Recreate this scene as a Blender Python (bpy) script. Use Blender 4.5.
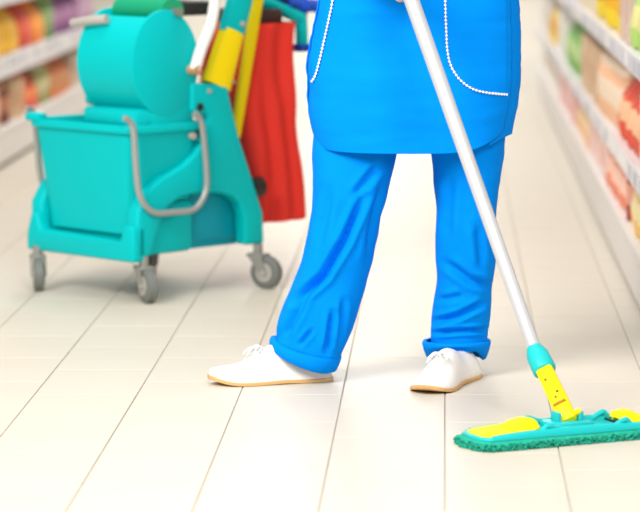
import bpy, bmesh, math, random
from mathutils import Vector, Matrix, noise
from mathutils.bvhtree import BVHTree
random.seed(7)
for o in list(bpy.data.objects): bpy.data.objects.remove(o)
S = bpy.context.scene
COL = S.collection
PI = math.pi

# ------------------------------------------------------------------ camera
F, PX, PY, YH = 3000.0, 445.0, 256.0, -110.0      # focal length and principal point in pixels of 640x512
TH = math.atan((PY - YH) / F); CT, ST = math.cos(TH), math.sin(TH)
H = 1.145 * CT
cd = bpy.data.cameras.new('camera'); cam = bpy.data.objects.new('camera', cd); COL.objects.link(cam)
cam.location = (0, 0, H); cam.rotation_euler = (PI/2 - TH, 0, 0)
cd.sensor_fit = 'HORIZONTAL'; cd.sensor_width = 36; cd.lens = 36 * F / 640
cd.shift_x = (320 - PX) / 640; cd.shift_y = 0
cd.clip_start = .1; cd.clip_end = 200
cd.dof.use_dof = True; cd.dof.focus_distance = 6.72; cd.dof.aperture_fstop = 3.6
S.camera = cam
# ------------------------------------------------------------------ light
W = bpy.data.worlds.new('store_light'); S.world = W; W.use_nodes = True
bg = W.node_tree.nodes['Background']; bg.inputs[0].default_value = (1, .975, .93, 1); bg.inputs[1].default_value = .42
def area(name, loc, target, sx, sy, power, col=(1, .97, .92)):
    d = bpy.data.lights.new(name, 'AREA'); d.shape = 'RECTANGLE'; d.size = sx; d.size_y = sy; d.energy = power; d.color = col
    o = bpy.data.objects.new(name, d); COL.objects.link(o); o.location = loc
    o.rotation_euler = (Vector(target) - Vector(loc)).to_track_quat('-Z', 'Y').to_euler()
for yy, pw in ((4.2, 34), (8.6, 58), (13.0, 85), (17.4, 100), (21.8, 140), (26.2, 140), (30.6, 170)):
    area('ceiling_strip_light', (-.65, yy, 3.4), (-.65, yy, 0), .6, 3.0, pw)
area('added_front_light', (-2.8, 3.6, 3.9), (-.3, 7, .5), 2.2, 2.2, 310)  # soft key light added for the person, no known store lamp
area('added_front_light', (1.0, 1.8, 3.4), (-.3, 7, .4), 1.6, 1.6, 180)  # added fill from the front right, lifts the shoes and cart
V_ = S.view_settings; V_.view_transform = 'Standard'; V_.look = 'None'; V_.exposure = -0.07; V_.gamma = 1; V_.use_curve_mapping = False

# ------------------------------------------------------------------ helpers
def ray(x, y):
    a = (x - PX) / F; v = -(y - PY) / F
    return Vector((a, CT + v*ST, -ST + v*CT))
CAMP = Vector((0, 0, H))
def at_z(x, y, z=0.0): d = ray(x, y); return CAMP + d*((z - H)/d.z)
def at_Y(x, y, Y): d = ray(x, y); return CAMP + d*(Y/d.y)
def proj(p):
    q = p - CAMP; z = q.y*CT - q.z*ST; u = q.y*ST + q.z*CT
    return PX + F*q.x/z, PY - F*u/z
def lin(r, g, b):
    f = lambda c: ((c/255+.055)/1.055)**2.4 if c/255 > .04045 else c/255/12.92
    return (f(r), f(g), f(b), 1)
MATS = {}
def mat(name, rgb, rough=.5, metal=0, spec=.5, bump=0, bscale=200, var=0, vscale=8, sheen=0, coat=0):
    if name in MATS: return MATS[name]
    m = bpy.data.materials.new(name); m.use_nodes = True; nt = m.node_tree; b = nt.nodes['Principled BSDF']
    c = lin(*rgb); b.inputs['Base Color'].default_value = c
    b.inputs['Roughness'].default_value = rough; b.inputs['Metallic'].default_value = metal
    b.inputs['Specular IOR Level'].default_value = spec
    b.inputs['Sheen Weight'].default_value = sheen; b.inputs['Coat Weight'].default_value = coat
    tc = nt.nodes.new('ShaderNodeTexCoord')
    if var:
        n = nt.nodes.new('ShaderNodeTexNoise'); n.inputs['Scale'].default_value = vscale; n.inputs['Detail'].default_value = 4
        nt.links.new(tc.outputs['Object'], n.inputs['Vector'])
        mx = nt.nodes.new('ShaderNodeMix'); mx.data_type = 'RGBA'
        mx.inputs[6].default_value = tuple(v*(1-var) for v in c[:3]) + (1,); mx.inputs[7].default_value = tuple(min(1, v*(1+var)) for v in c[:3]) + (1,)
        nt.links.new(n.outputs['Fac'], mx.inputs[0]); nt.links.new(mx.outputs[2], b.inputs['Base Color'])
    if bump:
        n = nt.nodes.new('ShaderNodeTexNoise'); n.inputs['Scale'].default_value = bscale; n.inputs['Detail'].default_value = 3
        nt.links.new(tc.outputs['Object'], n.inputs['Vector'])
        bp = nt.nodes.new('ShaderNodeBump'); bp.inputs['Strength'].default_value = bump; bp.inputs['Distance'].default_value = .002
        nt.links.new(n.outputs['Fac'], bp.inputs['Height']); nt.links.new(bp.outputs[0], b.inputs['Normal'])
    MATS[name] = m; return m

class MB:
    """collects shapes for one mesh object"""
    def __init__(s): s.v = []; s.f = []; s.mi = []; s.m = 0
    def add(s, vs, fs):
        o = len(s.v); s.v += [Vector(p) for p in vs]; s.f += [tuple(i+o for i in f) for f in fs]; s.mi += [s.m]*len(fs); return s
    def loft(s, rings, closed=True, cap0=True, cap1=True):
        n = len(rings[0]); vs = [p for r in rings for p in r]; fs = []
        for i in range(len(rings)-1):
            for j in range(n if closed else n-1):
                k = (j+1) % n; fs.append((i*n+j, i*n+k, (i+1)*n+k, (i+1)*n+j))
        if closed and cap0: fs.append(tuple(range(n-1, -1, -1)))
        if closed and cap1: fs.append(tuple((len(rings)-1)*n + j for j in range(n)))
        return s.add(vs, fs)
    def tube(s, pts, r, n=12, caps=True):
        pts = [Vector(p) for p in pts]; rs = r if isinstance(r, (list, tuple)) else [r]*len(pts)
        rings = []; ref = None
        for i, p in enumerate(pts):
            t = (pts[min(i+1, len(pts)-1)] - pts[max(i-1, 0)]).normalized()
            if ref is None: ref = Vector((0, 0, 1)) if abs(t.z) < .9 else Vector((1, 0, 0))
            ref = (ref - t*ref.dot(t)).normalized(); q = t.cross(ref)
            rings.append([p + (ref*math.cos(a) + q*math.sin(a))*rs[i] for a in [2*PI*k/n for k in range(n)]])
        return s.loft(rings, True, caps, caps)
    def capsule(s, p, q, r0, r1, n=14):
        p = Vector(p); q = Vector(q); d = (q-p); L = d.length; d = d/L if L else Vector((0, 0, 1))
        pts, rs = [], []
        for a in (-89, -60, -30, 0): pts.append(p + d*r0*math.sin(math.radians(a))); rs.append(r0*math.cos(math.radians(a)))
        for a in (0, 30, 60, 89): pts.append(q + d*r1*math.sin(math.radians(a))); rs.append(r1*math.cos(math.radians(a)))
        return s.tube(pts, rs, n)
    def ell(s, c, r, n=16, m=10):
        c = Vector(c); rings = []
        for i in range(m+1):
            a = -PI/2*.985 + PI*.985*i/m
            rings.append([c + Vector((r[0]*math.cos(a)*math.cos(b), r[1]*math.cos(a)*math.sin(b), r[2]*math.sin(a))) for b in [2*PI*k/n for k in range(n)]])
        return s.loft(rings)
    def box(s, x0, x1, y0, y1, z0, z1, bev=0, seg=2):
        bm = bmesh.new(); bmesh.ops.create_cube(bm, size=1)
        for v in bm.verts: v.co = Vector(((x0+x1)/2 + v.co.x*(x1-x0), (y0+y1)/2 + v.co.y*(y1-y0), (z0+z1)/2 + v.co.z*(z1-z0)))
        if bev: bmesh.ops.bevel(bm, geom=bm.edges[:], offset=bev, segments=seg, affect='EDGES', profile=.5)
        bm.verts.index_update(); s.add([v.co.copy() for v in bm.verts], [[v.index for v in f.verts] for f in bm.faces]); bm.free(); return s
    def prism(s, poly, ext, bev=0, seg=2):
        """closed polygon of 3D points, extruded by vector ext, edges bevelled"""
        bm = bmesh.new(); e = Vector(ext)
        a = [bm.verts.new(Vector(p)) for p in poly]; b = [bm.verts.new(Vector(p)+e) for p in poly]; n = len(a)
        bm.faces.new(a); bm.faces.new(b[::-1])
        for i in range(n): bm.faces.new((a[i], b[i], b[(i+1) % n], a[(i+1) % n]))
        bmesh.ops.recalc_face_normals(bm, faces=bm.faces[:])
        if bev:
            ed = [x for x in bm.edges if len(x.link_faces) == 2 and x.calc_face_angle(0) > .6]
            bmesh.ops.bevel(bm, geom=ed, offset=bev, segments=seg, affect='EDGES', profile=.5, clamp_overlap=True)
        bmesh.ops.triangulate(bm, faces=[f for f in bm.faces if len(f.verts) > 4])
        bm.verts.index_update(); s.add([v.co.copy() for v in bm.verts], [[v.index for v in f.verts] for f in bm.faces]); bm.free(); return s
    def mesh(s, name, mats, smooth=True, angle=40):
        me = bpy.data.meshes.new(name); me.from_pydata([tuple(v) for v in s.v], [], s.f); me.update()
        bm = bmesh.new(); bm.from_mesh(me); bmesh.ops.recalc_face_normals(bm, faces=bm.faces[:]); bm.to_mesh(me); bm.free()
        for m in (mats if isinstance(mats, (list, tuple)) else [mats]): me.materials.append(m)
        me.polygons.foreach_set('material_index', s.mi)
        if smooth:
            me.polygons.foreach_set('use_smooth', [True]*len(me.polygons)); me.set_sharp_from_angle(angle=math.radians(angle))
        return me
    def build(s, name, mats, parent=None, smooth=True, angle=40):
        o = bpy.data.objects.new(name, s.mesh(name, mats, smooth, angle)); COL.objects.link(o)
        if parent: adopt(o, parent)
        return o
def adopt(o, parent):
    o.parent = parent
    if parent.get('world_root'): o.location = -Vector(parent['world_root'])
def root(name, loc, label, cat, group=None, world=True, rz=0):
    o = bpy.data.objects.new(name, None); COL.objects.link(o); o.location = loc; o.rotation_euler.z = rz; o.empty_display_size = .1
    if world: o['world_root'] = [float(v) for v in loc]        # meshes of this thing are given in world coordinates
    return tag(o, label, cat, group)
def tag(o, label, cat, group=None, kind=None):
    o['label'] = label; o['category'] = cat
    if group: o['group'] = group
    if kind: o['kind'] = kind
    return o
def lerp(a, b, t): return a + (b-a)*t
def smooth_path(P, n=8):
    """Catmull-Rom through points"""
    P = [Vector(p) for p in P]; out = []
    for i in range(len(P)-1):
        p0, p1, p2, p3 = P[max(i-1, 0)], P[i], P[i+1], P[min(i+2, len(P)-1)]
        for k in range(n):
            t = k/n
            out.append(.5*((2*p1) + (p2-p0)*t + (2*p0-5*p1+4*p2-p3)*t*t + (3*p1-p0-3*p2+p3)*t**3))
    out.append(P[-1]); return out

def resample(keys, m):
    """keys: list of tuples of floats, Catmull-Rom to m rows"""
    out = []; n = len(keys)-1
    for i in range(m):
        u = i/(m-1)*n; j = min(int(u), n-1); t = u-j
        p0, p1, p2, p3 = keys[max(j-1, 0)], keys[j], keys[j+1], keys[min(j+2, n)]
        out.append([.5*(2*b_ + (c_-a_)*t + (2*a_-5*b_+4*c_-d_)*t*t + (3*b_-a_-3*c_+d_)*t**3) for a_, b_, c_, d_ in zip(p0, p1, p2, p3)])
    return out
# ------------------------------------------------------------------ materials
M_tile = mat('floor_tile', (209, 201, 187), .46, spec=.16, var=.035, vscale=3, bump=.05, bscale=30)
M_grout = mat('grout', (198, 190, 174), .8)
M_wall = mat('white_paint', (235, 233, 228), .6)
M_blue = mat('blue_fabric', (0, 136, 238), .8, spec=.04, bump=.25, bscale=900, var=.05, vscale=20)
M_piping = mat('white_piping', (245, 245, 250), .6)
M_skin = mat('skin', (226, 176, 152), .5, bump=.1, bscale=400)
M_hair = mat('brown_hair', (70, 45, 30), .5, bump=.4, bscale=120)
M_eye = mat('eye_white', (235, 235, 230), .2)
M_lip = mat('lip', (190, 105, 100), .4)
M_shoe = mat('white_leather', (244, 242, 240), .45, bump=.06, bscale=300)
M_sole = mat('tan_sole', (212, 168, 108), .6)
M_lace = mat('white_lace', (236, 234, 232), .8)
M_alu = mat('white_handle', (208, 209, 214), .3, metal=.35, spec=.5)
M_teal = mat('teal_plastic', (0, 190, 193), .42, spec=.10, bump=.03, bscale=500)
M_teald = mat('deep_teal_plastic', (0, 160, 182), .45, spec=.2)
M_mteal = mat('mop_teal_plastic', (30, 190, 192), .38, spec=.25)
M_yel = mat('yellow_plastic', (255, 226, 10), .45, spec=.2)
M_pad = mat('green_microfibre', (44, 168, 142), .95, spec=.1, var=.35, vscale=90, bump=.6, bscale=300)
M_red = mat('red_fabric', (228, 58, 48), .7, spec=.12, bump=.15, bscale=600)
M_black = mat('black_plastic', (28, 26, 26), .5)
M_wire = mat('grey_wire', (168, 170, 168), .4, metal=.4)
M_metal = mat('steel', (170, 168, 165), .35, metal=.8)
M_wheel = mat('grey_rubber', (112, 116, 112), .6)
M_hub = mat('light_grey_hub', (176, 172, 164), .5)
M_fork = mat('caster_grey', (142, 140, 134), .5)
M_green = mat('green_plastic', (0, 158, 112), .4)
M_white = mat('white_tube', (240, 238, 234), .4)
M_copper = mat('tan_cap', (196, 140, 96), .5)
M_dblue = mat('dark_blue_cloth', (0, 66, 176), .8, bump=.2, bscale=300)
M_shelf = mat('white_shelf_steel', (226, 222, 220), .45)
M_rail = mat('price_rail', (222, 220, 224), .4)
M_tag = mat('price_tag', (196, 196, 208), .6)
M_backl = mat('shaded_back_panel', (74, 62, 62), .7)  # dark colour stands in for the shade behind the left goods
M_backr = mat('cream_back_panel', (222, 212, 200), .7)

# ------------------------------------------------------------------ floor
XL, XR = -1.813, .519
TW, TL = .2330, .357
fl = MB(); fl.box(-7, 7, -1, 34, -.2, -.004); floor = fl.build('floor', M_grout, smooth=False); floor['kind'] = 'structure'
tm = MB(); tm.box(-TW/2+.0011, TW/2-.0011, -TL/2+.0009, TL/2-.0009, -.02, 0, .0012, 1); tmesh = tm.mesh('tile', M_tile, False)
Y453 = at_z(256, 453).y; X0 = at_z(445, 453).x            # a joint of the photo's floor
far = MB()
for c in range(-14, 8):
    xc = X0 + (c + .5)*TW
    off = TL/2 if c % 2 else 0
    inside = XL - .1 < xc < XR + .1
    for r in range(-10, 80):
        yc = Y453 + off + (r + .5)*TL
        if inside and -4 <= r <= 17:
            t = bpy.data.objects.new('tile', tmesh); COL.objects.link(t); t.parent = floor; t.location = (xc, yc, random.uniform(-.0003, .0003))
        elif yc > 1.5:
            far.box(xc-TW/2+.0011, xc+TW/2-.0011, yc-TL/2+.0009, yc+TL/2-.0009, -.02, 0)
fo = far.build('far_tiles', M_tile, floor, False); fo['kind'] = 'stuff'
wb = MB(); wb.box(-7, 7, 34, 34.2, -.2, 4); w = wb.build('wall_back', M_wall, smooth=False); w['kind'] = 'structure'

# ------------------------------------------------------------------ shelf units
TR_R = (.165, .380, .685, .99)
TR_L = (.165, .449, .745, 1.02)
M_kick = mat('dark_kick_strip', (104, 92, 70), .7)
def shelf_unit(sidex, sgn, y0, L, label, back, TIERS, rh):
    """sgn=+1: shelf opens towards -x (right row); -1: opens towards +x (left row)"""
    rt = root('shelf_unit', (sidex, y0, 0), label, 'shelf', 'shelf units along the aisle', world=False)
    def bx(name, m, d0, d1, ya, yb, z0, z1, bev=0, parent=rt):
        b = MB(); x0, x1 = sorted((sgn*d0, sgn*d1)); b.box(x0, x1, ya, yb, z0, z1, bev, 1); return b.build(name, m, parent, False)
    bx('plinth', M_shelf, .004, .05, .002, L-.002, .022, TIERS[0]-.03)
    bx('kick_strip', M_kick, .014, .045, .002, L-.002, 0, .022)
    bx('deck', M_shelf, 0, .46, .001, L-.001, TIERS[0]-.03, TIERS[0], .003)
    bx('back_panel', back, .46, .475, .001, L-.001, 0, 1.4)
    for yy in (.0, L-.03): bx('upright', M_shelf, .475, .515, yy+.002, yy+.028, 0, 1.42)
    for z in TIERS[1:]:
        sh = bx('shelf_board', M_shelf, .006, .46, .001, L-.001, z-.022, z, .002)
        rl = bx('price_rail', M_rail, -.004, .006, .002, L-.002, z-rh, z+.006, .002, rt)
        y = .06
        while y < L-.1:
            wv = random.choice((.05, .07, .09))
            bx('price_tag', M_tag if random.random() < .6 else M_white, -.0055, -.004, y, y+wv, z-.042, z-.004, 0, rl)
            y += wv + random.uniform(.04, .16)
    return rt
ORD = ['nearest', 'seventh farthest', 'sixth farthest', 'fifth farthest', 'fourth farthest', 'third farthest', 'second farthest', 'farthest']
HOLD = ['nearest of the left row', 'holding the golden yellow packets', 'holding red and orange packets', 'holding purple packets and mauve boxes', 'farthest of the left row']
for i in range(8):
    shelf_unit(XR, 1, 6.4+1.3*i, 1.3, 'white steel shelf unit right of the person, %s of the right row' % ORD[i], M_backr, TR_R, .052)
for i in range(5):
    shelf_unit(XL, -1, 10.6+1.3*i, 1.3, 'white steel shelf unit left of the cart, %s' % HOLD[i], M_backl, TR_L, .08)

# ------------------------------------------------------------------ goods on the shelves
def pouch(w, h, d):
    b = MB(); n = 20; rings = []
    for i, (z, sw, sd) in enumerate(((0, .93, .8), (.05, 1, 1), (.3, 1, 1.05), (.6, .99, .9), (.82, .97, .5), (.92, .97, .12), (1, .98, .06))):
        rings.append([Vector((math.copysign(abs(math.cos(t))**.55, math.cos(t))*d/2*sd, math.copysign(abs(math.sin(t))**.55, math.sin(t))*w/2*sw, z*h)) for t in [2*PI*k/n for k in range(n)]])
    return b, rings
def goods_mesh(kind, c1, c2, w, h, d):
    m1 = mat('pack_%d_%d_%d' % c1, c1, .45, var=.12, vscale=25); m2 = mat('pack_%d_%d_%d' % c2, c2, .45, var=.12, vscale=25)
    if kind == 'packet':
        b, r = pouch(w, h, d); b.loft(r)
        b.mi = [1 if (.28*h < sum(b.v[i].z for i in f)/len(f) < .62*h) else 0 for f in b.f]
    elif kind == 'box':
        b = MB(); b.box(-d/2, d/2, -w/2, w/2, 0, h, .003, 1); b.m = 1
        b.box(-d/2-.0006, d/2+.0006, -w/2+.008, w/2-.008, h*.3, h*.68)
    else:
        b = MB(); r = min(w, d)/2; n = 18
        prof = ((0, .9), (.02, 1), (.3, 1), (.31, 1.01), (.68, 1.01), (.69, 1), (.8, .95), (.86, .7), (.87, .74), (.99, .74), (1, .7))
        b.loft([[Vector((r*s*math.cos(t), r*s*math.sin(t), z*h)) for t in [2*PI*k/n for k in range(n)]] for z, s in prof])
        b.mi = [1 if .3*h < sum(b.v[i].z for i in f)/len(f) < .69*h or sum(b.v[i].z for i in f)/len(f) > .87*h else 0 for f in b.f]
    return b.mesh(kind, [m1, m2], kind != 'box')
NAMES = {'packet': ('food_packet', 'packet'), 'box': ('food_box', 'box'), 'jar': ('food_jar', 'jar')}
ORDN = ['nearest'] + [w_ + ' nearest' for w_ in 'second third fourth fifth sixth seventh eighth ninth tenth eleventh twelfth thirteenth fourteenth fifteenth sixteenth seventeenth eighteenth'.split()]
PLUR = {'packet': 'packets', 'box': 'boxes', 'jar': 'jars'}
def row(sidex, sgn, z, blocks, where):
    y = blocks[0][0]
    for bi, (ya, yb, kind, c1, c2, cname, w, h) in enumerate(blocks):
        me = goods_mesh(kind, c1, c2, w, h, .16 if kind != 'jar' else w)
        y = max(ya, y); nm, cat = NAMES[kind]; made = []
        while y + w < yb + .02:
            o = bpy.data.objects.new(nm, me); COL.objects.link(o)
            dd = random.uniform(.012, .03) + (.08 if kind != 'jar' else w/2)
            o.location = (sidex + sgn*dd, y + w/2, z); o.rotation_euler.z = random.uniform(-.05, .05) if kind == 'jar' else 0
            made.append(o); y += w + random.uniform(.008, .02)
        if bi == 0: made.reverse()                       # the first block runs out of the picture: count it from its far end
        for k, o in enumerate(made):
            od = ORDN[k].replace('nearest', 'farthest') if bi == 0 else ORDN[k]
            tag(o, '%s %s %s on the %s' % (od if len(made) > 1 else 'single', cname, kind, where), cat, '%s %s on the %s' % (cname, PLUR[kind], where))
T0, T1, T2 = TR_R[:3]

row(XR, 1, T2, [
    (7.0, 7.9, 'box', (216, 224, 190), (170, 200, 120), 'pale green', .13, .2), (7.9, 8.75, 'packet', (176, 214, 110), (226, 222, 150), 'lime green', .14, .21),
    (8.75, 9.2, 'box', (222, 196, 180), (205, 170, 160), 'pinkish beige', .13, .22), (9.2, 10.8, 'packet', (246, 214, 30), (238, 180, 20), 'bright yellow', .15, .23),
    (10.8, 12.0, 'box', (236, 222, 190), (216, 190, 150), 'cream', .14, .2), (12.0, 13.6, 'packet', (206, 196, 212), (226, 214, 226), 'pale lavender', .15, .2),
    (13.6, 16.5, 'box', (232, 228, 222), (220, 210, 190), 'plain white', .17, .2)], 'top visible tier of the right shelves')
row(XR, 1, T1, [
    (7.0, 8.3, 'box', (238, 228, 214), (230, 200, 160), 'ivory', .1, .2), (8.3, 9.5, 'packet', (222, 84, 60), (240, 190, 150), 'red-orange', .1, .2),
    (9.5, 10.5, 'jar', (240, 190, 150), (246, 224, 200), 'peach', .085, .19), (10.5, 12.0, 'box', (216, 184, 150), (200, 160, 130), 'tan', .14, .2),
    (12.0, 13.7, 'packet', (120, 180, 90), (180, 206, 140), 'leaf green', .15, .2), (13.7, 14.5, 'box', (240, 238, 234), (226, 220, 214), 'white', .15, .2),
    (14.5, 15.6, 'packet', (240, 204, 60), (226, 170, 60), 'golden yellow', .15, .2), (15.6, 16.5, 'box', (230, 226, 222), (214, 210, 206), 'light grey', .15, .2)], 'middle tier of the right shelves')
row(XR, 1, T0, [
    (7.0, 8.2, 'box', (236, 196, 150), (244, 224, 190), 'apricot', .13, .16), (8.2, 8.75, 'packet', (244, 196, 110), (240, 222, 170), 'light orange', .13, .165),
    (8.75, 8.9, 'jar', (160, 36, 36), (226, 160, 140), 'dark red', .1, .16), (8.9, 9.9, 'packet', (234, 136, 104), (246, 200, 180), 'salmon', .1, .165),
    (9.9, 11.2, 'box', (240, 214, 206), (232, 170, 160), 'blush pink', .11, .16), (11.2, 12.4, 'packet', (240, 180, 120), (246, 214, 170), 'pale orange', .14, .165),
    (12.4, 14.0, 'box', (226, 170, 166), (240, 206, 200), 'rose', .14, .16), (14.0, 16.5, 'box', (226, 216, 206), (206, 190, 180), 'greyish', .17, .16)], 'lowest tier of the right shelves')
row(XL, -1, TR_L[1], [
    (10.9, 13.08, 'packet', (240, 184, 22), (216, 160, 20), 'golden yellow', .2, .2), (13.1, 13.45, 'packet', (214, 70, 50), (226, 96, 70), 'red', .16, .205),
    (13.45, 13.86, 'packet', (240, 140, 40), (244, 160, 60), 'orange', .19, .2), (13.86, 14.06, 'jar', (110, 150, 90), (150, 180, 120), 'green', .1, .2),
    (14.06, 15.0, 'packet', (130, 70, 130), (170, 120, 160), 'purple', .16, .205), (15.0, 15.7, 'box', (176, 130, 170), (200, 160, 190), 'mauve', .16, .2)], 'upper tier of the left shelves')
row(XL, -1, T0, [
    (10.9, 12.35, 'box', (200, 160, 120), (226, 200, 170), 'tan', .14, .17), (12.35, 12.75, 'jar', (120, 56, 44), (190, 120, 90), 'dark brown', .11, .165),
    (12.75, 13.1, 'box', (216, 180, 140), (190, 140, 100), 'beige', .12, .17), (13.1, 13.6, 'packet', (220, 70, 50), (236, 130, 70), 'red', .15, .17),
    (13.6, 14.0, 'jar', (150, 150, 90), (200, 196, 150), 'olive', .11, .17), (14.0, 14.8, 'packet', (216, 120, 60), (190, 130, 80), 'burnt orange', .15, .17),
    (14.8, 15.7, 'box', (200, 180, 160), (170, 140, 120), 'greyish tan', .16, .17)], 'lowest tier of the left shelves')

# ------------------------------------------------------------------ cleaning cart (local x runs along its side, local y across it)
ANG = math.radians(46)
CV = Vector((math.cos(ANG), math.sin(ANG), 0)); CU = Vector((-math.sin(ANG), math.cos(ANG), 0))
CB = at_z(135, 262, .116); CB.z = 0
def onside(x, y, a=0.0):          # pixel -> local point on the plane at distance a across the cart
    d = ray(x, y); t = (CB + CU*a - CAMP).dot(CU)/d.dot(CU); p = CAMP + d*t - CB; return Vector((p.dot(CV), a, p.z))
def onfront(x, y, b=0.0):
    d = ray(x, y); t = (CB + CV*b - CAMP).dot(CV)/d.dot(CV); p = CAMP + d*t - CB; return Vector((b, p.dot(CU), p.z))
cart = root('cleaning_cart', CB, 'teal wheeled cleaning cart with bucket and wringer, beside the red bag', 'cleaning cart', world=False, rz=ANG)
CW = .475
side_px = [(137, 261), (153, 256), (156, 240), (161, 224), (170, 207), (180, 199), (192, 195), (206, 193), (220, 193), (232, 196), (240, 203), (245, 216), (246, 245),
           (265, 244), (264, 213), (254, 181), (240, 137), (233, 108), (228, 84), (192, 83), (192, 112), (208, 115), (209, 122), (205, 134), (198, 152), (184, 166), (163, 178), (147, 193), (138, 212)]
for k, (a0, dirn) in enumerate(((0, 1), (CW, -1))):
    poly = [onside(x, y, 0) for x, y in side_px]
    for p in poly: p.y = a0
    b = MB(); b.prism(poly, (0, dirn*.05, 0), .010, 3); b.build('side_frame', M_teal, cart)
b = MB(); b.prism([Vector((-.006, y, z)) for y, z in ((.0, .112), (CW, .112), (CW, .16), (.452, .225), (.425, .225), (.415, .175), (.06, .168), (.045, .215), (.0, .215))], (.05, 0, 0), .010, 3); b.build('front_apron', M_teal, cart)
b = MB(); b.box(.03, .44, .06, CW-.06, .125, .15, .006); b.build('base_tray', M_teald, cart)
b = MB(); b.box(.045, .235, .022, CW-.02, .125, .27, .015); b.build('lower_tank', M_teal, cart)
b = MB(); b.box(.24, .44, .05, CW-.05, .135, .37, .025, 3); b.build('rear_bucket', M_teald, cart)
def rrect(x0, x1, y0, y1, z, r, n=6):
    out = []
    for cx, cy, a0 in ((x1-r, y1-r, 0), (x0+r, y1-r, 90), (x0+r, y0+r, 180), (x1-r, y0+r, 270)):
        for k in range(n+1):
            a = math.radians(a0 + 90*k/n); out.append(Vector((cx + r*math.cos(a), cy + r*math.sin(a), z)))
    return out
b = MB()
rings = [rrect(.05, .235, .055, .405, .172, .03), rrect(.03, .245, .045, .42, .185, .035), rrect(.002, .262, .012, .455, .465, .045),
         rrect(-.010, .272, .0, .467, .47, .05), rrect(-.012, .274, -.002, .469, .482, .05), rrect(-.008, .27, .002, .465, .492, .05), rrect(.006, .256, .016, .45, .49, .045), rrect(.034, .24, .05, .415, .20, .035)]
b.loft(rings); bucket = b.build('bucket', M_teal, cart, angle=50)
b = MB(); b.box(-.016, .02, .40, .46, .485, .508, .006); b.build('pour_lip', M_teal, bucket)
def bail(a, name='bail_handle', shift=0):
    pts = [onside(x, y, -.012) for x, y in ((124, 118), (129, 121), (133, 130), (135, 160), (138, 190), (145, 206), (156, 213), (175, 212), (192, 210), (201, 201), (206, 186), (205, 160), (202, 130), (199, 118), (194, 113))]
    for p in pts: p.y = a; p.x += shift
    q = MB(); q.tube(smooth_path(pts, 5), .0088, 10); return q.build(name, M_wire, bucket)
bail(-.014); bail(.486, shift=.055)
for px_, py_ in ((193, 136),):
    p = onside(px_, py_, 0); b = MB(); b.tube([(p.x, -.004, p.z), (p.x, .01, p.z)], .010); b.build('rivet', M_hub, bucket)
# wringer
wr_c = (.127, .66); RB, RZ = .122, .148; A0, A1 = .012, .245
wring = bpy.data.objects.new('wringer', None)
def wpt(t, a, k=1.0): return Vector((wr_c[0] + RB*k*math.cos(t), a, wr_c[1] + RZ*k*math.sin(t)))
N = 48
b = MB()
for (a, th) in ((A0-.004, .012),):
    outer = [wpt(2*PI*k/N, a) for k in range(N)]; b.prism(outer, (0, th, 0), .004, 2)
b.prism([Vector((wr_c[0]-.05, A0-.002, .47)), Vector((wr_c[0]+.085, A0-.002, .47)), Vector((wr_c[0]+.085, A0-.002, .56)), Vector((wr_c[0]-.05, A0-.002, .56))], (0, .012, 0), .003)
wr = b.build('wringer', M_teal, cart)
b = MB(); b.prism([wpt(2*PI*k/N, A1-.008) for k in range(N)], (0, .012, 0), .004, 2); b.build('end_plate', M_teal, wr)
b = MB(); ts = [math.radians(lerp(118, 385, k/40)) for k in range(41)]
prof = [wpt(t, 0, .985) for t in ts] + [wpt(t, 0, .95) for t in reversed(ts)]
for p in prof: p.y = A0
b.prism(prof, (0, A1-A0, 0)); b.build('drum_shell', M_teal, wr)
b = MB(); b.box(.02, .235, A0, A1, .485, .535, .012); b.build('wringer_base', M_teal, wr)
p0 = onside(186, 5, .05); p1 = onside(118, 5, .2)
b = MB(); g0 = Vector((.165, .02, .80)); g1 = Vector((.165, .235, .80)); b.tube([g0, g1], .04, 20); b.build('press_roller', M_green, wr)
b = MB(); b.tube([g0 - Vector((0, .03, 0)), g0], .012, 12); b.build('roller_pin', M_metal, wr)
# white press lever
l0 = onside(195, 70, -.012); l1 = onside(201, 50, -.012); l2 = onside(212, 20, -.012); l3 = onside(217, -20, -.012); l4 = onside(219, -60, -.012)
b = MB(); b.tube(smooth_path([l0, l1, l2, l3, l4], 6), .0165, 16); lev = b.build('press_lever', M_white, wr)
b = MB(); c0 = onside(190, 64, -.012); b.tube([l0 + Vector((0, -.016, 0)), l0 + Vector((0, .03, 0))], .014, 14); b.build('lever_pivot', M_copper, lev)
# metal bracket on the far edge of the wringer
b = MB(); q0 = wpt(math.radians(133), A1-.10); q1 = wpt(math.radians(138), A1 + .015)
b.tube(smooth_path([q0 + Vector((-.012, 0, .012)), q0.lerp(q1, .5) + Vector((-.02, 0, .012)), q1 + Vector((-.016, .02, .006))], 6), .013, 12); b.build('metal_bracket', M_hub, wr)
b = MB(); p = onside(188, 8, .1); b.box(p.x-.05, p.x+.06, .06, .22, p.z-.02, p.z+.02, .008); b.build('press_mount', M_black, cart)
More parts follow.
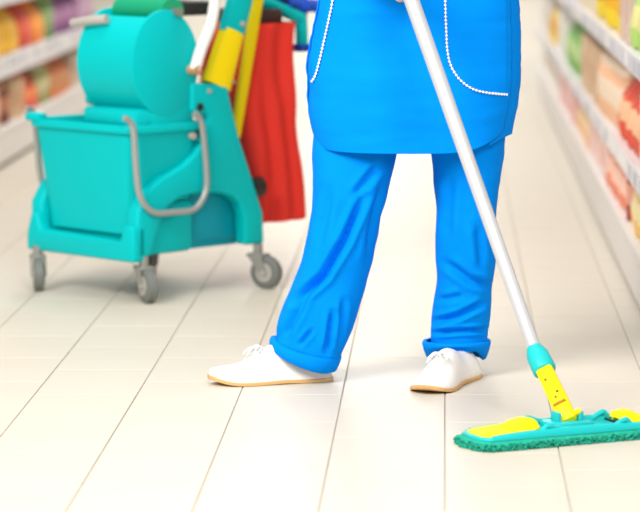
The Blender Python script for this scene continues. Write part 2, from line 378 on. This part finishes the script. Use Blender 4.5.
# handle column: yellow sleeve and teal tube, a second pole behind
def leaning(name, m, pa, pb, wa, wb, a, thick, parent=cart):
    A = onside(*pa, a); Bq = onside(*pb, a); s = .0029
    q = MB(); rings = []
    d = (Bq - A).normalized(); e = Vector((d.z, 0, -d.x))
    for t in (0, .5, 1):
        c = A.lerp(Bq, t); hw = lerp(wa, wb, t)*s/2/.72
        rings.append([c + e*(hw*math.copysign(abs(math.cos(u))**.7, math.cos(u))) + Vector((0, thick*math.copysign(abs(math.sin(u))**.7, math.sin(u)), 0)) for u in [2*PI*k/24 for k in range(24)]])
    q.loft(rings); return q.build(name, m, parent)
leaning('yellow_sleeve', M_yel, (216, 86), (232, 31), 25, 20, .022, .022)
hb = leaning('handle_tube', M_teal, (231, 34), (250, -40), 22, 20, .022, .019)
b = MB(); e0 = onside(249, -36, .022); b.tube(smooth_path([e0, e0 + Vector((.01, .05, .05)), e0 + Vector((.01, CW-.1, .05)), Vector((e0.x, CW-.022, e0.z))], 6), .02, 14); b.build('push_bar', M_teal, cart)
p2 = [onside(x, y, 0) for x, y in side_px]
A = onside(216, 86, .022); B2 = onside(250, -40, .022)
b = MB(); b.tube([(A.x, CW-.022, A.z), (B2.x, CW-.022, B2.z)], .022, 14); b.build('handle_tube', M_teal, cart)
leaning('yellow_strut', M_yel, (235, 137), (262, -30), 8, 10, .075, .012)
for (x, y, a, r, m) in ((209, 91, -.001, .007, M_hub), (243, 24, 0, .008, M_hub), (200, 107, -.001, .011, M_black), (234, 82, .06, .005, M_hub)):
    p = onside(x, y, a); b = MB(); b.tube([(p.x, a-.004, p.z), (p.x, a+.02, p.z)], r, 12); b.build('bolt', m, cart)
p = onside(257, 187, .03); b = MB(); b.tube([(p.x-.03, .03, p.z), (p.x+.012, .03, p.z), (p.x+.02, .03, p.z)], [.03, .03, .02], 16); b.build('bumper_knob', M_black, cart)
# casters
def caster(x, y, yaw):
    c = bpy.data.objects.new('caster', None)
    R = Matrix.Rotation(yaw, 4, 'Z')
    def T(bq): bq.v = [R @ (v*1.14) + Vector((x, y, 0)) for v in bq.v]; return bq
    tr = .025
    f = MB(); f.tube([(0, 0, .086), (0, 0, .112)], .012, 12); f.box(-.024, .024, -.02, .02, .080, .088, .002)
    for s_ in (-1, 1): f.prism([Vector((-.02, s_*.0165, .084)), Vector((.02, s_*.0165, .084)), Vector((tr+.010, s_*.0165, .036)), Vector((tr-.010, s_*.0165, .036))], (0, .003*s_, 0))
    fo_ = T(f).build('caster_fork', M_fork, cart)
    w_ = MB(); prof = ((-.0125, .026), (-.0125, .037), (-.009, .0415), (.009, .0415), (.0125, .037), (.0125, .026))
    w_.loft([[Vector((tr + r*math.cos(t), yv, .0415 + r*math.sin(t))) for t in [2*PI*k/28 for k in range(28)]] for yv, r in prof])
    wh = T(w_).build('wheel', M_wheel, fo_)
    h = MB(); h.tube([(tr, -.0145, .0415), (tr, .0145, .0415)], .024, 20); h.tube([(tr, -.020, .0415), (tr, .020, .0415)], .007, 10)
    T(h).build('hub', M_hub, fo_)
caster(.0, .43, math.radians(-125)); caster(.04, .01, math.radians(-110)); caster(.46, .0, math.radians(-75)); caster(.40, .40, math.radians(-140))
# teal rear bracket with a blue hem behind the bag
b = MB(); r0, r1, r2 = onside(264, 2, .12), onside(300, 17, .12), onside(302, 44, .12)
b.tube(smooth_path([onside(246, -6, .12), r0, r1 - Vector((.01, 0, 0)), r1 + Vector((.004, 0, -.015)), r2], 6), .019, 12); rb = b.build('bag_holder', M_teal, cart)
b = MB(); b.box(r2.x-.024, r2.x+.024, .096, .144, r2.z-.022, r2.z, .004); b.build('holder_cap', M_dblue, rb)

# red bag hanging behind the column, a thing of its own
bagr = root('waste_bag', CB + CV*.5 + CU*.2, 'long red fabric waste bag hanging from the teal cart', 'bag', world=True)
def to_world(p): return CB + CV*p.x + CU*p.y + Vector((0, 0, p.z))
b = MB(); rings = []
edge = [(22, 258, 297), (40, 257, 296), (70, 255, 295), (100, 252, 295.5), (130, 251, 295.5), (160, 252, 297.5), (190, 256, 301), (211, 259, 303), (217, 260, 303), (220, 262, 300)]
NR_ = 70
for i, (y, xl, xr) in enumerate(resample(edge, NR_)):
    pr = onside(xr, y, .062); pl = onside(xl, y, .062); x0, x1 = pl.x, pr.x + .012
    u = i/(NR_-1); last = max(0, (u-.95)/.05)
    rr = rrect(x0, x1, .06 + .015*last, .31, 0, .03, 6); out = []
    rr = [q for k in range(len(rr)) for q in ([rr[k].lerp(rr[(k+1) % len(rr)], t/28) for t in range(28)] if (k+1) % 7 == 0 else [rr[k]])]     # points along the straight sides for the folds
    for k, p in enumerate(rr):
        z = pr.z
        wv = math.sin(p.x*78 + p.y*45 + z*6 + 1.5*noise.noise(Vector((p.x*4, 1, z*4))))*.009*(.5+.7*u) + noise.noise(Vector((p.x*9, p.y*9, z*6)))*.018*(.3+u)
        if u < .04: wv *= u/.04
        d = Vector((p.x - (x0+x1)/2, p.y - .185, 0)).normalized()
        out.append(to_world(Vector((p.x, p.y, z)) + d*wv))
    rings.append(out)
b.loft(rings, True, False, True); bag = b.build('bag_body', M_red, bagr, angle=60)
b = MB(); tp = [onside(262, 14, .07), onside(278, 16, .07)]
b.box(tp[0].x-.02, tp[1].x+.03, .08, .29, tp[0].z-.035, tp[0].z+.012, .008); b.v = [to_world(v) for v in b.v]; b.build('bag_clamp', mat('dark_brown_clamp', (60, 30, 30), .6), bagr)
# blue cloth folded over the rear holder
cl = MB(); c0 = onside(292, 4, .16); rings = []
for i in range(13):
    t = i/12; ang = lerp(-100, 100, t)
    rings.append([to_world(Vector((c0.x - .06 + .16*j/16 + .006*math.sin(j*1.3+i), .16 + (.05+.008*math.sin(j*.9))*math.sin(math.radians(ang)), c0.z + .035*math.cos(math.radians(ang)) - .03*(j/16) + .005*math.sin(j*.7+i*.5)))) for j in range(17)])
cl.loft(rings, closed=False); co = cl.build('cleaning_cloth', M_dblue)
sm = co.modifiers.new('thick', 'SOLIDIFY'); sm.thickness = .012
tag(co, 'dark blue cloth draped over the cart above the red bag', 'cloth')

# ------------------------------------------------------------------ person
YC = 6.97
per = root('person', (-.12, YC, 0), 'person in blue tunic and trousers with white shoes, holding the mop', 'person')
def ringpx(Lp, Rp, Y, dr, sag=0.0, n=96, p=.92, grow=0.0):
    A = at_Y(*Lp, Y); B = at_Y(*Rp, Y); M = (A+B)/2; e1 = (B-A)/2; e1 = e1*(1 + grow/e1.length); dr = dr+grow
    out = []
    for k in range(n):
        t = 2*PI*k/n; c, s = math.cos(t), math.sin(t)
        c = math.copysign(abs(c)**p, c); s = math.copysign(abs(s)**p, s)
        out.append(M + e1*c + Vector((0, -dr*s, -sag*max(0, s))))
    return out
def seg_dist(x, y, a, b):
    dx, dy = b[0]-a[0], b[1]-a[1]; t = max(0, min(1, ((x-a[0])*dx + (y-a[1])*dy)/(dx*dx+dy*dy)))
    return math.hypot(x-a[0]-t*dx, y-a[1]-t*dy), t
CREASES = [  # crease lines in the trouser cloth (front side), depth in metres, half width in pixels
    ([(364, 196), (345, 240), (324, 276), (296, 302)], .016, 5), ([(306, 296), (284, 338)], .010, 5), ([(333, 312), (327, 352)], .010, 4), ([(344, 300), (338, 345)], .006, 4),
    ([(378, 166), (354, 196)], .008, 5), ([(383, 180), (366, 262)], .006, 5), ([(312, 330), (300, 345)], .006, 3), ([(330, 190), (318, 250)], .005, 6),
    ([(445, 262), (470, 280), (490, 287)], .009, 5), ([(434, 322), (458, 316), (484, 303)], .010, 4), ([(434, 333), (460, 331), (486, 330)], .008, 3),
    ([(478, 225), (482, 268)], .006, 5), ([(440, 300), (462, 296)], .006, 4), ([(450, 180), (447, 240)], .005, 6)]
CREASES = [(a_, d_*1.35, w_*.72) for a_, d_, w_ in CREASES]
def creased(p, centre):
    front = (centre - p).normalized().y
    d = p - centre; d.z = 0; d.normalize()
    off = .0045*noise.noise(p*9) + .0025*noise.noise(p*22)
    if front > .05:
        x, y = proj(p)
        for pl, dep, wd in CREASES:
            best = 99; bt = 0
            for i in range(len(pl)-1):
                ds, t = seg_dist(x, y, pl[i], pl[i+1])
                if ds < best: best, bt = ds, (i+t)/(len(pl)-1)
            fade = min(1, 4*bt + .25, 4*(1-bt) + .25)*min(1, front*2)
            off += fade*dep*(-math.exp(-(best/wd)**2) + .45*math.exp(-((best-2.1*wd)/wd)**2))
    return p + d*off
def leg(mb, keys, n=150, rows=190):
    rings = []
    for lx, ly, rx, ry, Y, dr in resample(keys, rows):
        r = ringpx((lx, ly), (rx, ry), Y, dr, 0, n); c = sum(r, Vector())/n
        rings.append([creased(p, c) for p in r])
    mb.loft(rings, True, True, False)
tr = MB()
leg(tr, [(322, 40, 412, 40, 6.99, .105), (316, 100, 406, 100, 6.98, .103), (313, 150, 399, 148, 6.97, .098), (312.5, 175, 391.5, 176, 6.96, .094), (311, 202, 385, 204, 6.95, .09), (307, 229, 378, 234, 6.945, .087), (302, 255, 371, 263, 6.94, .085), (293, 282, 363.5, 292, 6.935, .083), (285, 303, 356.5, 315, 6.93, .08), (279, 320, 349.5, 337, 6.925, .077), (277, 337, 341, 356, 6.92, .074), (275, 343, 336, 364, 6.92, .070)])
leg(tr, [(418, 40, 512, 40, 6.99, .105), (424, 100, 508, 95, 6.99, .103), (430, 150, 505, 143, 6.99, .098), (433, 175, 501, 172, 6.99, .094), (435, 202, 498, 200, 6.99, .09), (435, 229, 496, 228, 6.99, .087), (436, 257, 494.5, 257, 6.995, .083), (437, 284, 492.5, 284, 7.0, .08), (433, 312, 490.5, 312, 7.0, .077), (431, 330, 488, 330, 7.0, .074), (431, 341, 487.5, 341, 7.0, .072), (431, 348, 485, 348, 7.0, .070)])
pel = [ringpx((xl, y), (xr, y), 6.99, d, 0, 96) for y, xl, xr, d in ((70, 318, 512, .105), (30, 320, 514, .12), (0, 324, 512, .125), (-40, 332, 504, .12), (-62, 336, 502, .115))]
tr.loft(pel)
trousers = tr.build('trousers', M_blue, per, angle=80)
def cuff(top, bot, Y, dr, sagt, sagb):
    q = MB(); g = .004
    seq = [(top, sagt, -.006), (top, sagt, .002), (None, .12, g+.002), (None, .5, g+.003), (None, .9, g+.002), (bot, sagb, .001), (bot, sagb, -.004), (None, .6, -.004)]
    rings = []
    for k, s_, gr in seq:
        if k is None:
            L = [lerp(a, b_, s_) for a, b_ in zip(top[0], bot[0])]; R_ = [lerp(a, b_, s_) for a, b_ in zip(top[1], bot[1])]; sg = lerp(sagt, sagb, s_)
        else: L, R_ = k; sg = s_
        r = ringpx(L, R_, Y, dr, sg, 96, grow=gr)
        c = sum(r, Vector())/96
        rings.append([p + (p-c).normalized()*(.0035*noise.noise(p*14)) for p in r])
    q.loft(rings, True, False, False); return q.build('cuff', M_blue, trousers, angle=70)
cuff(((274, 337), (340, 355)), ((272, 345), (334, 369)), 6.92, .076, .008, .014)
cuff(((424, 341), (489, 340)), ((429, 359), (483.5, 360)), 7.0, .074, -.004, -.040)
# tunic
TUN = [(150, 317, 509), (134, 313, 511), (112, 310, 514), (80, 309, 516.5), (56, 309, 518), (22, 316, 517), (0, 321, 515.5), (-60, 331, 505)]
def tunic_rows():
    rows = []
    for y, xl, xr in TUN:
        a = at_Y(xl, y, YC); c = at_Y(xr, y, YC); rows.append((a.z, (a.x+c.x)/2, (c.x-a.x)/2, .135 + .012*(y > 60) - (.01 if y < 0 else 0)))
    cx = rows[-1][1]
    return rows + [(1.14, cx, .185, .115), (1.24, cx, .19, .12), (1.32, cx, .185, .105), (1.365, cx, .15, .08), (1.395, cx, .085, .06)]
TR = resample(tunic_rows(), 150)
def tpt(row_, deg, grow=0):
    z, cx, hw, hd = row_; t = math.radians(deg)
    s, c = math.sin(t), math.cos(t); e = .86
    return Vector((cx + (hw+grow)*math.copysign(abs(s)**e, s), YC - (hd+grow)*math.copysign(abs(c)**e, c), z))
z_hem = TR[0][0]; ZF = at_Y(400, 154, YC-.145).z
def panel(name, d0, d1, grow, rise_l, rise_r, n=90):
    b = MB(); rings = []
    for i, r in enumerate(TR):
        u = i/(len(TR)-1); line = []
        for k in range(n+1):
            deg = lerp(d0, d1, k/n); p = tpt(r, deg, grow(deg) if callable(grow) else grow)
            s = abs(math.sin(math.radians(deg))) if abs(deg) < 90 else 1.0
            rise = (rise_r if deg > 0 else rise_l)*s**3.5
            w_ = max(0, 1 - (r[0]-z_hem)/.16)
            p.z += w_*(rise + (ZF - z_hem))
            o = Vector((p.x - r[1], p.y - YC, 0)).normalized()
            amp = .004 if abs(deg) < 80 else .0015
            p += o*(amp*noise.noise(Vector((p.x*7, p.y*7, p.z*4))) + .0035*noise.noise(Vector((p.x*5+3, p.y*4, p.z*18))) + .0018*noise.noise(Vector((p.x*11, p.y*8, p.z*46))))
            line.append(p)
        rings.append(line)
    b.loft(rings, closed=False); return b
fp = panel('front_panel', -104, 69, .0, .006, .060)
tun = fp.build('tunic', M_blue, per, angle=80); m = tun.modifiers.new('thick', 'SOLIDIFY'); m.thickness = .004
bp = panel('back_panel', 52, 262, lambda q: -.007 if q < 70 else lerp(-.007, .009, min(1, (q-70)/22)), .01, .034); bo = bp.build('back_panel', M_blue, tun, angle=80); m = bo.modifiers.new('thick', 'SOLIDIFY'); m.thickness = .004
bvh = BVHTree.FromPolygons(fp.v, fp.f)
def hit(x, y, off=0.0):
    d = ray(x, y).normalized(); loc, nor, idx, dist = bvh.ray_cast(CAMP, d)
    if loc is None: return None
    if nor.dot(d) > 0: nor = -nor
    return loc + nor*off
def densify(P, n=10): return [(p.x, p.y) for p in smooth_path([Vector((x, y, 0)) for x, y in P], n)]
seamL = densify([(338, -40), (334, 0), (330, 20), (326, 38), (321, 60), (317, 75), (313, 82)]); seamR = densify([(445, -40), (445, 0), (446, 30), (447, 49), (450, 64), (457, 77), (470, 88), (485, 92.5), (506, 94.5)])
def pocket(seam, outer):
    pts = seam; rows = []
    for x, y in pts:
        row_ = []
        for k in range(9):
            t = k/8; ex = outer(y); xx = lerp(x, ex, t); p = hit(xx, y if len(row_) else y, .0028)
            row_.append(p)
        if all(row_): rows.append(row_)
    b = MB(); b.loft(rows, closed=False); return b.build('pocket', M_blue, tun, angle=80)
pocket([s for s in seamR if s[0] < 500], lambda y: 505)
pocket([s for s in seamL if s[0] > 316], lambda y: 313 if y > 40 else 321)
def piping(seam):
    P = [hit(x, y, .0045) for x, y in seam]; P = [p for p in P if p]
    b = MB(); acc = 0; step = .0086; last = None
    for i in range(len(P)-1):
        d = (P[i+1]-P[i]); L = d.length
        if L < 1e-6: continue
        while acc < L:
            c = P[i] + d*(acc/L); b.ell(c, (.0031, .0031, .0031), 8, 6); acc += step
        acc -= L
    b.tube(P, .0010, 6)
    return b.build('pocket_piping', M_piping, tun)
piping(seamR); piping(seamL)

# shoes
def shoe(toe, heel, flip, wide=1.0):
    toe = Vector(toe); heel = Vector(heel); L = (toe-heel).length; ex = (toe-heel).normalized(); ey = Vector((-ex.y, ex.x, 0)); 
    def W(x, y, z): return heel + ex*x + ey*(y*flip) + Vector((0, 0, z))
    prof = [(0, .010, .050), (.015, .022, .060), (.06, .031, .070), (.16, .034, .074), (.28, .034, .078), (.38, .035, .088), (.46, .037, .092), (.53, .039, .087), (.6, .042, .076), (.7, .045, .058), (.8, .044, .047), (.88, .038, .041), (.94, .028, .034), (.98, .016, .028), (1, .006, .023)]
    spring = lambda s: .014*max(0, (s-.74)/.26)**2 + .003*max(0, (.5-abs(s-.42)*3))
    bend = lambda s: .010*math.sin(s*PI)*.8
    rows = resample(prof, 44); NR = 36; rings = []; sr0 = []; sr1 = []
    rows = [(s, hw*wide, zt*(1 - .6*(wide-1))) for s, hw, zt in rows]
    for s, hw, zt in rows:
        zb = .009 + spring(s); ring = []
        for k in range(NR):
            t = 2*PI*k/NR; c, sn = math.cos(t), math.sin(t)
            y = hw*math.copysign(abs(c)**.75, c)
            z = zb + (zt - .011)*(abs(sn)**1.05) if sn > 0 else zb - .0005
            if sn > 0: y *= 1 - .30*sn*sn
            ring.append(W(s*L, y + bend(s), z))
        rings.append(ring)
    b = MB(); b.loft(rings); sh = b.build('shoe', M_shoe, per, angle=60)
    b = MB(); rg = []
    for s, hw, zt in rows:
        z0 = spring(s); g = .003 + .0*s; hw2 = hw + g
        sx = s*L + (-.003 if s < .01 else .003 if s > .99 else 0)
        rg.append([W(sx, -hw2+bend(s), z0+.001), W(sx, -hw2+bend(s), z0+.007), W(sx, -hw2*.9+bend(s), z0+.0095), W(sx, hw2*.9+bend(s), z0+.0095), W(sx, hw2+bend(s), z0+.007), W(sx, hw2+bend(s), z0+.001), W(sx, hw2*.8+bend(s), z0), W(sx, -hw2*.8+bend(s), z0)])
    b.loft(rg); b.build('sole', M_sole, sh, angle=50)
    b = MB()
    top = lambda s: resample(prof, 201)[int(s*200)][2]
    for s in (.58, .64, .70):
        i = min(range(44), key=lambda q: abs(rows[q][0]-s)); zt = rows[i][2]
        b.tube(smooth_path([W(s*L, -.020+bend(s), zt-.008), W(s*L+.004, 0+bend(s), zt+.0015), W(s*L, .020+bend(s), zt-.008)], 6), .0026, 8)
    zt = .083; k0 = W(.575*L, bend(.575), zt*(1 - .6*(wide-1)))
    for sg in (-1, 1):
        b.tube(smooth_path([k0, k0 + ex*.012 + ey*.012*sg + Vector((0, 0, .003)), k0 + ex*.022 + ey*.024*sg - Vector((0, 0, .010)), k0 + ex*.008 + ey*.018*sg - Vector((0, 0, .004)), k0], 6), .0024, 8)
        b.tube(smooth_path([k0, k0 + ex*.025 + ey*.008*sg, k0 + ex*.04 + ey*.02*sg - Vector((0, 0, .016))], 6), .0022, 8)
    b.build('laces', M_lace, sh)
    b = MB(); pts = [W(x*L, y+bend(x), z) for x, y, z in ((.03, .018, .062), (.16, .034*.72, .075), (.3, .034*.7, .081), (.42, .024, .086))]
    return sh
tL = at_z(209.5, 384.5); hL = tL + Vector((math.cos(math.radians(15)), math.sin(math.radians(15)), 0))*.288
shoe(tL, hL, 1)
tR = at_z(424, 395); hR = tR + Vector((math.cos(math.radians(68)), math.sin(math.radians(68)), 0))*.288
shoe(tR, hR, -1, 1.12)

# mop handle axis (needed by the hands)
HB = at_Y(535, 350, 6.33); HT_ = at_Y(411.5, 0, 6.62)
AX = (HT_ - HB).normalized()
HEND = HB + AX*1.42
# body: head, neck, arms, hands, lower trunk under the clothes, one continuous surface
bd = MB(); cx = TR[-1][1]
sh_z = 1.335
bd.ell((cx, YC, 1.1), (.15, .09, .26)); bd.capsule((cx, YC, 1.3), (cx-.005, YC-.01, 1.47), .055, .05)
hc = Vector((cx-.01, YC-.03, 1.545))
bd.ell(hc, (.074, .092, .108)); bd.ell(hc + Vector((-.006, -.03, -.05)), (.055, .06, .062)); bd.capsule(hc + Vector((-.008, -.088, .012)), hc + Vector((-.010, -.105, -.022)), .008, .012)
for sg in (-1, 1): bd.ell(hc + Vector((sg*.074, .01, -.008)), (.012, .02, .03)); bd.capsule(hc + Vector((sg*.045, -.075, .024)), hc + Vector((sg*.015, -.088, .026)), .009, .009)
u1 = AX.cross(Vector((0, 1, 0))).normalized()      # to the left or right of the handle
if u1.x > 0: u1 = -u1
u2 = AX.cross(u1).normalized()
if u2.y > 0: u2 = -u2                               # towards the camera
def grip(hgt, shoulder, elbow, flip):
    """hand closed around the handle, fingers wrapped over its camera side; flip=+1 palm comes from the left"""
    o = HB + AX*hgt; R0 = .0155 + .0088
    def on(deg, w, r=R0): a = math.radians(deg); return o + AX*w + (u1*math.cos(a)*flip + u2*math.sin(a))*r
    for i, (ln, rad) in enumerate(((.98, .0082), (1.03, .0088), (1.0, .0088), (.88, .0078))):
        w = .030 - .0195*i
        a = [-35, 25, 95*ln, 160*ln, 205*ln]
        P = [on(q, w, R0 + (.003 if k == 0 else 0)) for k, q in enumerate(a)]
        rr = [.0105, .0098, .0092, .0086, .0078]
        for k in range(4): bd.capsule(P[k], P[k+1], rad*rr[k]/.0095, rad*rr[k+1]/.0095, 10)
    k0, k1 = on(-40, .032, .031), on(-40, -.030, .029)
    wr0 = on(-95, .004, .085)
    for t in (0, .33, .66, 1): bd.capsule(k0.lerp(k1, t), wr0 + AX*(.012 - .024*t), .0135, .017, 12)
    bd.capsule(wr0 + AX*.018, on(-80, .046, .034), .016, .0125, 10); bd.capsule(on(-80, .046, .034), on(-140, .055, .026), .012, .0105, 10); bd.capsule(on(-140, .055, .026), on(-200, .058, .0245), .0105, .009, 10)
    bd.capsule(wr0, wr0.lerp(elbow, .3), .024, .033); bd.capsule(wr0.lerp(elbow, .3), elbow, .035, .038); bd.capsule(elbow, shoulder, .042, .052)
    return wr0
shR = Vector((cx-.185, YC, sh_z)); shL = Vector((cx+.185, YC, sh_z))
grip(.886, shR, Vector((cx-.29, YC-.03, 1.06)), 1)
grip(1.14, shL, Vector((cx+.27, YC-.09, 1.07)), -1)
LGL = [at_Y(355, 150, 6.99), at_Y(338, 250, 6.965), at_Y(312, 345, 6.95), at_Y(318, 372, 6.95)]
LGR = [at_Y(466, 150, 7.0), at_Y(465, 250, 7.005), at_Y(459, 345, 7.01), at_Y(460, 372, 7.01)]
for lg, sx in ((LGL, -1), (LGR, 1)):
    bd.capsule((cx + sx*.07, YC, .86), lg[0], .07, .055)
    for k, (ra, rb_) in enumerate(((.055, .044), (.046, .028), (.028, .03))): bd.capsule(lg[k], lg[k+1], ra, rb_)
bd.ell((cx, YC, .9), (.14, .085, .12))
body = bd.build('body', M_skin, per)
m = body.modifiers.new('skin_surface', 'REMESH'); m.mode = 'VOXEL'; m.voxel_size = .004; m.use_smooth_shade = True
m = body.modifiers.new('soft', 'SMOOTH'); m.factor = .5; m.iterations = 3
b = MB(); b.ell(hc + Vector((0, .018, .022)), (.084, .092, .105), 24, 16); b.ell(hc + Vector((0, .11, .04)), (.04, .035, .04)); b.build('hair', M_hair, per)
for sg in (-1, 1):
    b = MB(); b.ell(hc + Vector((sg*.03 - .006, -.083, .008)), (.013, .01, .008)); ey_ = b.build('eye', M_eye, body)
    b = MB(); b.ell(hc + Vector((sg*.03 - .006, -.0905, .008)), (.0055, .003, .0055)); b.build('iris', M_hair, body)
b = MB(); b.ell(hc + Vector((-.01, -.087, -.058)), (.024, .008, .007)); b.build('mouth', M_lip, body)
for s_, el in ((shR, Vector((cx-.29, YC-.03, 1.06))), (shL, Vector((cx+.27, YC-.09, 1.07)))):
    b = MB(); b.tube([s_ + Vector((0, 0, .035)), s_, s_.lerp(el, .25), s_.lerp(el, .6)], [.03, .066, .064, .06], 24); b.build('sleeve', M_blue, per)

# ------------------------------------------------------------------ mop
mo = at_z(495, 451); mdir = Vector((math.cos(math.radians(25)), math.sin(math.radians(25)), 0)); mn = Vector((-mdir.y, mdir.x, 0))
mo = mo - mdir*.03; ML, MW = .455, .125
mop = root('floor_mop', mo + mdir*ML/2 + mn*MW/2, 'flat floor mop with white handle, teal plate, yellow clips and green pad', 'mop')
def mw(u, v, z):
    z = z - .007 if z > .0218 else z*.68
    return mo + mdir*u + mn*v + Vector((0, 0, z))
def outline(g, ch=.035):
    return [(ch*.6+0-g, -g), (ML-ch*.6+g, -g), (ML-.006+g, .02-g*.5), (ML+g, MW/2), (ML-.006+g, MW-.02+g*.5), (ML-ch*.6+g, MW+g), (ch*.6-g, MW+g), (.006-g, MW-.02+g*.5), (-g, MW/2), (.006-g, .02-g*.5)]
# plate: shallow tray with a raised rim
b = MB(); b.prism([mw(u, v, .024) for u, v in outline(0)], (0, 0, .008), .003); plate = b.build('mop_plate', M_mteal, mop)
b = MB()
for v0, v1 in ((.0, .016), (MW-.016, MW)):       # the two long ribs, low at the ends and high in the middle
    zt = lambda u: .033 + .010*max(0, 1 - abs((u - ML/2)/(ML*.5))**2.2)
    us = [.03 + (ML-.06)*k/24 for k in range(25)]
    b.loft([[mw(u, v0, .028), mw(u, v0+.001, zt(u)-.003), mw(u, v0+.005, zt(u)), mw(u, v1-.004, zt(u)), mw(u, v1, .030)] for u in us])
b.build('plate_rib', M_mteal, plate, angle=60)
for k, mir in enumerate((1, -1)):
    U = lambda u: u if mir == 1 else ML-u*.74
    b = MB()
    sec = []
    for u, z in ((.012, .0345), (.03, .036), (.07, .039), (.10, .041), (.13, .042)):
        v0, v1 = (.03, MW-.03) if u < .02 else (.014, MW-.014)
        sec.append([mw(U(u), v0, .031), mw(U(u), v0, z), mw(U(u), v0+.006, z+.002), mw(U(u), v1-.006, z+.002), mw(U(u), v1, z), mw(U(u), v1, .031)])
    b.loft(sec); cp = b.build('corner_clip', M_yel, mop, angle=35)
    b = MB(); b.loft([[mw(U(u), MW/2 + w_*math.cos(a), .040 + max(0, z*math.sin(a))) for a in [PI*k_/12 for k_ in range(13)]] for u, w_, z in ((.085, .028, .003), (.10, .036, .015), (.125, .04, .021), (.144, .038, .017), (.150, .03, .002))], closed=False)
    b.build('clip_tab', M_yel, cp)
    for vv in (.012, MW-.012):
        b = MB(); b.tube(smooth_path([mw(U(.14), vv, .034), mw(U(.153), vv, .046), mw(U(.165), vv, .046), mw(U(.192), vv, .036)], 5), .006, 8); b.build('hook_rim', M_mteal, plate)
    b = MB(); b.box(-.002, .002, -.042, .042, 0, .004); b.v = [mw(U(.156)+v.x, MW/2+v.y, .0325+v.z) for v in b.v]; b.build('slot', M_black, plate)
cxm, czm = ML/2, MW/2
b = MB(); b.v = []; b.box(-.048, .048, -.034, .034, .030, .046, .006); b.v = [mw(cxm+v.x, czm+v.y, v.z) for v in b.v]; b.build('joint_base', M_mteal, plate)
jp = mw(cxm, czm, .052)
for sg in (-1, 1):
    b = MB(); b.box(sg*.026-.006, sg*.026+.006, -.016, .016, .040, .066, .004); b.v = [mw(cxm+v.x, czm+v.y, v.z) for v in b.v]; b.build('joint_ear', M_mteal, plate)
# socket from the joint up to the handle
SA = (HB - jp).normalized(); e1 = SA.cross(Vector((0, 1, 0))).normalized(); e2 = SA.cross(e1).normalized(); LJ = (HB - jp).length
def sk(d, a, b_): return jp + SA*d + e1*a + e2*b_
b = MB()
def rsec(d, wa, wb): return [sk(d, wa*math.copysign(abs(math.cos(t))**.5, math.cos(t)), wb*math.copysign(abs(math.sin(t))**.5, math.sin(t))) for t in [2*PI*k/28 for k in range(28)]]
b.loft([rsec(-.012, .016, .010), rsec(-.006, .019, .013), rsec(.02, .019, .014), rsec(.035, .020, .016), rsec(.05, .0195, .0165), rsec(LJ*.7, .0185, .0175), rsec(LJ*.74, .018, .0175)]); sock = b.build('yellow_socket', M_yel, mop, angle=45)
cam_side = -1 if e2.y > 0 else 1
b = MB(); b.tube([sk(0, -.032, 0), sk(0, .032, 0)], .0065, 12); b.build('hinge_pin', M_yel, sock)
for d, a, r in ((.105, .006, .0035), (.062, -.006, .0035), (.05, .002, .003)):
    b = MB(); b.tube([sk(d, a, cam_side*.012), sk(d, a, cam_side*.0182)], r, 10); b.build('rivet', mat('brown_dark', (120, 84, 20), .6), sock)
b = MB(); b.box(-.014, .014, -.003, .003, -.003, .003, .001); b.v = [sk(.032+v.z, v.x, cam_side*.016+v.y) for v in b.v]; b.build('hinge_slot', mat('ochre_gap', (176, 120, 10), .7), sock)
b = MB(); c0 = LJ*.67; cL = (HB - jp).length
b.tube([jp + SA*c0, jp + SA*(c0+.006), jp + SA*(c0+.05), jp + SA*(c0+.07), jp + SA*(c0+.074)], [.022, .0255, .0245, .0185, .0165], 28); b.build('collar', M_mteal, mop, angle=35)
b = MB(); b.tube([jp + SA*(c0-.01), HB, HB + AX*.35, HB + AX*.8, HEND], [.0145, .0145, .0155, .0170, .0170], 28); b.build('handle', M_alu, mop)
b = MB(); b.tube([HEND - AX*.06, HEND + AX*.008, HEND + AX*.014], [.0195, .0195, .012], 20); b.build('handle_cap', M_mteal, mop)
# microfibre pad: body and a fringe of loops
b = MB(); og = outline(.004); rings = []
for z, g in ((.003, -.002), (.006, .004), (.014, .007), (.021, .006), (.025, .002)): rings.append([mw(u, v, z) for u, v in outline(g)])
b.loft(rings); pad = b.build('mop_pad', M_pad, mop, angle=60)
b = MB(); og = outline(.006); per_pts = []
for i in range(len(og)):
    a_, c_ = Vector((*og[i], 0)), Vector((*og[(i+1) % len(og)], 0)); n = max(1, int((c_-a_).length/.0024))
    for k in range(n): per_pts.append((a_.lerp(c_, k/n), (c_-a_).normalized()))
for p, d in per_pts:
    for rowz in (.019, .011, .006):
        if random.random() < .25: continue
        o_ = Vector((d.y, -d.x, 0)); s_ = random.uniform(-.009, .009); r_ = random.uniform(.004, .011); z = rowz + random.uniform(-.003, .003)
        P = [p, p + o_*r_ + d*s_*.4, p + o_*r_*1.1 + d*s_, p + o_*r_*.3 + d*s_*1.2]
        Z = [z, z + random.uniform(-.001, .003), z - .006, z - .008]
        b.tube([mw(q.x, q.y, max(.0016, zz)) for q, zz in zip(P, Z)], .0017, 4)
fr = b.build('pad_loops', M_pad, pad); fr['kind'] = 'stuff'
